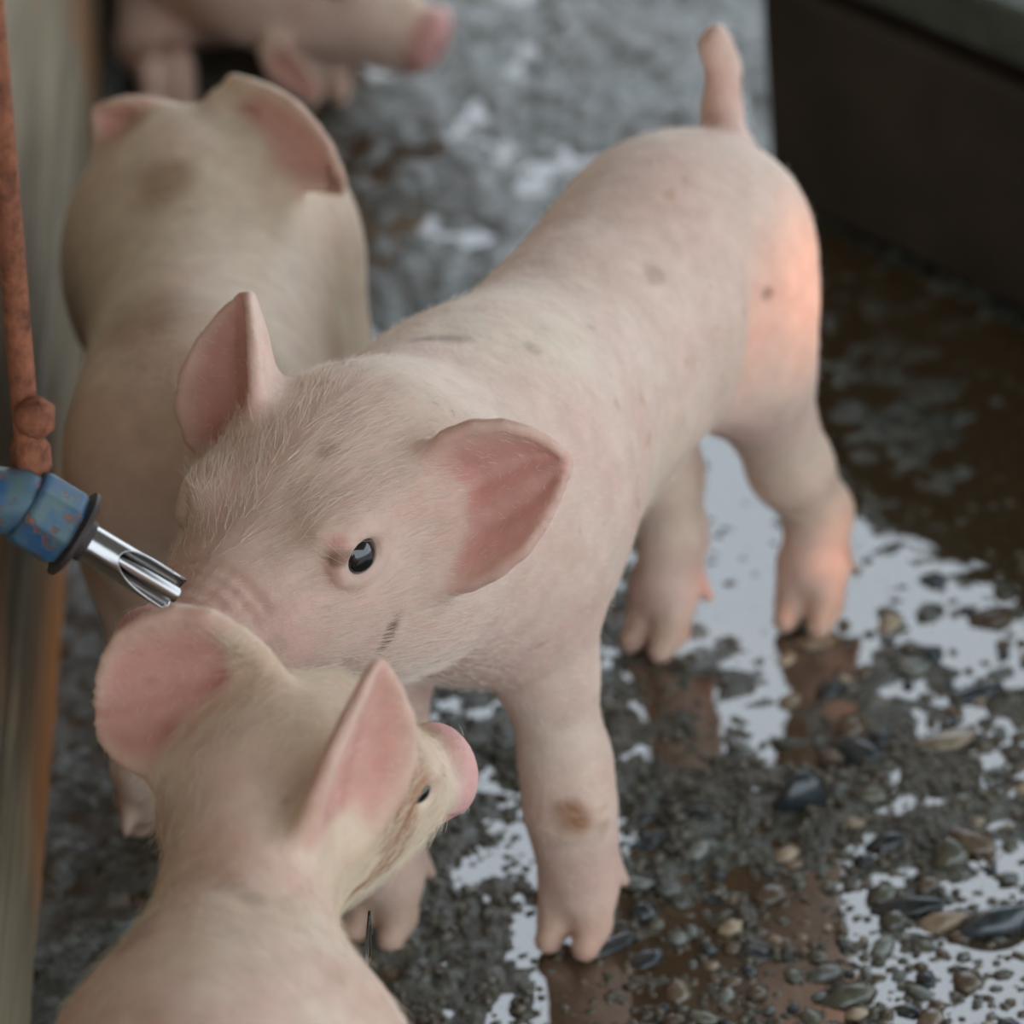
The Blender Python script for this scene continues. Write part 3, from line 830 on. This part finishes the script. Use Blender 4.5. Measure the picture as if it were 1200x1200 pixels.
for i, hh in enumerate([0.115, 0.10, 0.105, 0.10, 0.11]):
    pk = mesh_obj('plank', box_verts((WX - 0.026, -2.6, zb), (WX - (0.0, 0.004, 0.001, 0.005, 0.002)[i], 3.0, zb + hh - 0.005)), BOXF, PLK, wall, False)
    bevel(pk, 0.004); zb += hh

# ---- low dark kerb wall on the right
c0 = at(908, 243, z=0); cdir = nrm((0.556, -0.83, 0)); cn = np.array([-cdir[1], cdir[0], 0]); cn = cn if cn[0] > 0 else -cn
m, nt, b = new_mat('dark_wet_block'); KERB = m
n1 = noise(nt, 14, 5, 0.6)
c = ramp(nt, n1.outputs['Fac'], [(0.3, srgb(42, 33, 25)), (0.7, srgb(66, 55, 44))]).outputs['Color']
nt.links.new(c, b.inputs['Base Color']); b.inputs['Roughness'].default_value = 0.6
bump(nt, b, n1.outputs['Fac'], 0.5, 0.006)
m, nt, b = new_mat('mossy_coping'); COPE = m
n1 = noise(nt, 20, 5, 0.6)
c = ramp(nt, n1.outputs['Fac'], [(0.3, srgb(52, 54, 44)), (0.7, srgb(96, 100, 88))]).outputs['Color']
nt.links.new(c, b.inputs['Base Color']); b.inputs['Roughness'].default_value = 0.7
def kerb_box(name, s0, s1, t0, t1, z0, z1, mat, parent):
    V = []
    for zq in (z0, z1):
        for (q, t) in ((s0, t0), (s1, t0), (s1, t1), (s0, t1)):
            p = c0 + cdir * q + cn * t; V.append((p[0], p[1], zq))
    o = mesh_obj(name, V, BOXF, mat, parent, False); bevel(o, 0.005); return o
kw = kerb_box('wall_right', 0.0, 0.70, 0.020, 0.20, -0.02, 0.17, KERB, None); kw['kind'] = 'structure'
kerb_box('kerb_block', -0.004, 0.71, 0.0, 0.21, 0.010, 0.150, KERB, kw)
kerb_box('coping_slab', -0.006, 0.72, 0.004, 0.23, 0.160, 0.195, COPE, kw)

# ---- overhead sheet added out of view to cut sky light, sides left open
m, nt, b = new_mat('added_roof_sheet'); b.inputs['Base Color'].default_value = (*srgb(120, 112, 100), 1); b.inputs['Roughness'].default_value = 0.8
NR = 160; V = []; Fc = []
for i in range(NR + 1):
    x = -4.5 + 9.0 * i / NR
    zc = 2.35 + 0.02 * math.sin(i * math.pi / 2)
    V += [(x, -3.3, zc), (x, 2.6, zc + 0.35), (x, -3.3, zc + 0.01), (x, 2.6, zc + 0.36)]
for i in range(NR):
    k = i * 4
    Fc += [(k, k + 1, k + 5, k + 4), (k + 2, k + 6, k + 7, k + 3)]
roof_blocker = mesh_obj('added_roof', V, Fc, m, None, True); roof_blocker['kind'] = 'structure'

# ---- sunbeams through the gap on the right
def sunbeam(name, src, tgt, ang, power, blend):
    ld = bpy.data.lights.new(name, 'SPOT'); ld.energy = power; ld.color = (1.0, 0.32, 0.09)
    ld.spot_size = math.radians(ang); ld.spot_blend = blend; ld.shadow_soft_size = 0.02
    o = bpy.data.objects.new(name, ld); col.objects.link(o); o.location = src
    d = Vector(tgt) - Vector(src); o.rotation_euler = d.to_track_quat('-Z', 'Y').to_euler()
sunbeam('sunbeam_thigh', (3.1, -0.75, 1.45), at(900, 352, Y=-0.19), 1.75, 420, 0.9)
sunbeam('sunbeam_foot', (3.0, -1.10, 1.55), at(990, 660, Y=-0.165), 0.95, 380, 0.6)

# ---- steel nipple drinker screwed into a blue pipe fitting
m, nt, b = new_mat('stainless_steel'); STEEL = m
b.inputs['Base Color'].default_value = (0.42, 0.41, 0.40, 1); b.inputs['Metallic'].default_value = 1.0; b.inputs['Roughness'].default_value = 0.2
m, nt, b = new_mat('chipped_blue_paint'); BLUE = m
n1 = noise(nt, 140, 5, 0.65); k_ = ramp(nt, n1.outputs['Fac'], [(0.56, 0.0), (0.62, 1.0)]).outputs['Color']
n2 = noise(nt, 90, 3); bl = ramp(nt, n2.outputs['Fac'], [(0.35, srgb(40, 84, 128)), (0.65, srgb(86, 110, 112))]).outputs['Color']
nt.links.new(mixc(nt, k_, bl, srgb(128, 84, 66)), b.inputs['Base Color']); b.inputs['Roughness'].default_value = 0.5
bump(nt, b, k_, 0.4, -0.001)
m, nt, b = new_mat('rusty_iron'); RUST = m
n1 = noise(nt, 120, 5, 0.7)
nt.links.new(ramp(nt, n1.outputs['Fac'], [(0.3, srgb(92, 52, 34)), (0.7, srgb(176, 108, 76))]).outputs['Color'], b.inputs['Base Color']); b.inputs['Roughness'].default_value = 0.85
bump(nt, b, n1.outputs['Fac'], 0.8, 0.003)
m, nt, b = new_mat('dark_rubber'); RUB = m
b.inputs['Base Color'].default_value = (*srgb(58, 48, 44), 1); b.inputs['Roughness'].default_value = 0.6

DY = -0.625
A0 = at(54, 606, Y=DY + 0.004); A1 = at(204, 696, Y=DY)
DAX = nrm(A1 - A0); DLEN = np.linalg.norm(A1 - A0)
DR = rotm(DAX, -FWD)                                        # local z faces the viewer
def dl(x, y, z): return A0 + DR @ np.array([x, y, z])
def lathe(name, prof, mat, parent, n=40, cap=True):
    V = []; Fc = []
    for (x, r_) in prof:
        for j in range(n):
            t = 2 * math.pi * j / n; V.append(dl(x, r_ * math.cos(t), r_ * math.sin(t)))
    for i in range(len(prof) - 1):
        for j in range(n):
            Fc.append((i * n + j, i * n + (j + 1) % n, (i + 1) * n + (j + 1) % n, (i + 1) * n + j))
    if cap: Fc += [tuple(range(n - 1, -1, -1)), tuple((len(prof) - 1) * n + j for j in range(n))]
    o = mesh_obj(name, V, Fc, mat, parent)
    md = o.modifiers.new('edges', 'EDGE_SPLIT'); md.split_angle = math.radians(40)
    return o
dr = bpy.data.objects.new('nipple_drinker', None); col.objects.link(dr)
tag(dr, 'steel nipple drinker on a chipped blue fitting fixed to the plank wall', 'drinker')
RT = 0.0078
# tube with a scooped mouth: the upper lip is cut back in a long oval
n = 56; NL = 40; x0, x1 = 0.016, DLEN + 0.002
V = []; Fc = []
for layer, rr_ in ((0, RT), (1, RT - 0.0011)):
    for i in range(NL + 1):
        for j in range(n):
            th = 2 * math.pi * j / n                        # 0 at the viewer-up side
            y_, z_ = math.sin(th), math.cos(th)
            open_ = max(0.0, z_ * 0.85 - y_ * -0.25)
            xe = x1 - (x1 - x0 - 0.014) * open_ ** 0.55
            x = x0 + (xe - x0) * i / NL
            V.append(dl(x, rr_ * y_, rr_ * z_))
N1 = (NL + 1) * n
for i in range(NL):
    for j in range(n):
        a_, b_, c_, d_ = i * n + j, i * n + (j + 1) % n, (i + 1) * n + (j + 1) % n, (i + 1) * n + j
        Fc += [(a_, b_, c_, d_), (N1 + d_, N1 + c_, N1 + b_, N1 + a_)]
for j in range(n):
    k1, k2 = NL * n + j, NL * n + (j + 1) % n
    Fc.append((k1, k2, N1 + k2, N1 + k1))
mesh_obj('tube', V, Fc, STEEL, dr)
lathe('pin', [(x0 + 0.01, 0.0034), (DLEN + 0.0005, 0.0034), (DLEN + 0.0015, 0.0030)], STEEL, dr)
lathe('seat_ring', [(x0 + 0.012, RT - 0.0012), (x0 + 0.016, RT - 0.0012)], RUB, dr)
def hexfit(name, x_a, x_b, r_, mat):
    V = []; Fc = []; prof = [(x_a, r_ * 0.9), (x_a + 0.002, r_), (x_b - 0.003, r_), (x_b, r_ * 0.86)]
    for x, q in prof:
        for j in range(8):
            t = 2 * math.pi * (j + 0.3) / 8; V.append(dl(x, q * math.cos(t), q * math.sin(t)))
    for i in range(len(prof) - 1):
        for j in range(8): Fc.append((i * 8 + j, i * 8 + (j + 1) % 8, (i + 1) * 8 + (j + 1) % 8, (i + 1) * 8 + j))
    Fc += [tuple(range(7, -1, -1)), tuple(len(prof) * 8 - 8 + j for j in range(8))]
    o = mesh_obj(name, V, Fc, mat, dr, False); bevel(o, 0.0015); return o
hexfit('blue_fitting', -0.010, 0.012, 0.0168, BLUE)
lathe('collar', [(0.011, 0.0155), (0.0122, 0.0185), (0.0138, 0.0185), (0.0150, 0.016), (0.0155, 0.0088), (0.019, 0.0086)], RUB, dr)
# pipe back to the wall, and the rusty riser with its nut
def tube(name, pts, rad, mat, parent, n=20):
    V = []; Fc = []; pts = [np.asarray(p, float) for p in pts]
    for i, p in enumerate(pts):
        t = nrm(pts[min(i + 1, len(pts) - 1)] - pts[max(i - 1, 0)])
        u = nrm(np.cross(t, (0.1, 0.9, 0.3))); v = np.cross(t, u)
        r_ = rad[i] if hasattr(rad, '__len__') else rad
        for j in range(n):
            q = 2 * math.pi * j / n; V.append(p + (u * math.cos(q) + v * math.sin(q)) * r_)
    for i in range(len(pts) - 1):
        for j in range(n): Fc.append((i * n + j, i * n + (j + 1) % n, (i + 1) * n + (j + 1) % n, (i + 1) * n + j))
    Fc += [tuple(range(n - 1, -1, -1)), tuple((len(pts) - 1) * n + j for j in range(n))]
    return mesh_obj(name, V, Fc, mat, parent)
el = dl(-0.012, 0, 0)
tube('elbow', [dl(-0.004, 0, 0), el, el + np.array([-0.012, 0, 0.002]), np.array([WX - 0.002, el[1], el[2] + 0.003])], 0.0135, BLUE, dr)
rp = at(34, 545, Y=DY + 0.015)
tube('riser_pipe', [el + np.array([-0.010, 0.004, 0.0]), rp, at(28, 470, Y=DY + 0.015), at(14, 300, Y=DY + 0.015), at(-4, 90, Y=DY + 0.015), at(-16, -60, Y=DY + 0.015)], 0.0052, RUST, dr)
tube('nut', [at(38, 552, Y=DY + 0.015), at(37, 544, Y=DY + 0.015), at(35, 522, Y=DY + 0.015), at(34, 512, Y=DY + 0.015)], [0.007, 0.0082, 0.0082, 0.006], RUST, dr, 6)
tube('bolt', [at(36, 505, Y=DY + 0.005), at(40, 495, Y=DY + 0.005), at(40, 482, Y=DY + 0.005), at(34, 472, Y=DY + 0.005)], [0.006, 0.0085, 0.0085, 0.005], RUST, dr, 9)

# thread of water falling from the foreground piglet's chin
m, nt, b = new_mat('clear_water'); b.inputs['Transmission Weight'].default_value = 1.0; b.inputs['Roughness'].default_value = 0.02; b.inputs['IOR'].default_value = 1.33
wd = tube('water_drip', [at(433, 1068, Y=-0.64), at(432, 1095, Y=-0.64), at(432, 1118, Y=-0.64), at(430, 1138, Y=-0.64)], [0.0006, 0.0011, 0.0014, 0.0005], m, None, 10)
tag(wd, 'thin thread of water dripping from the foreground piglet chin', 'water')
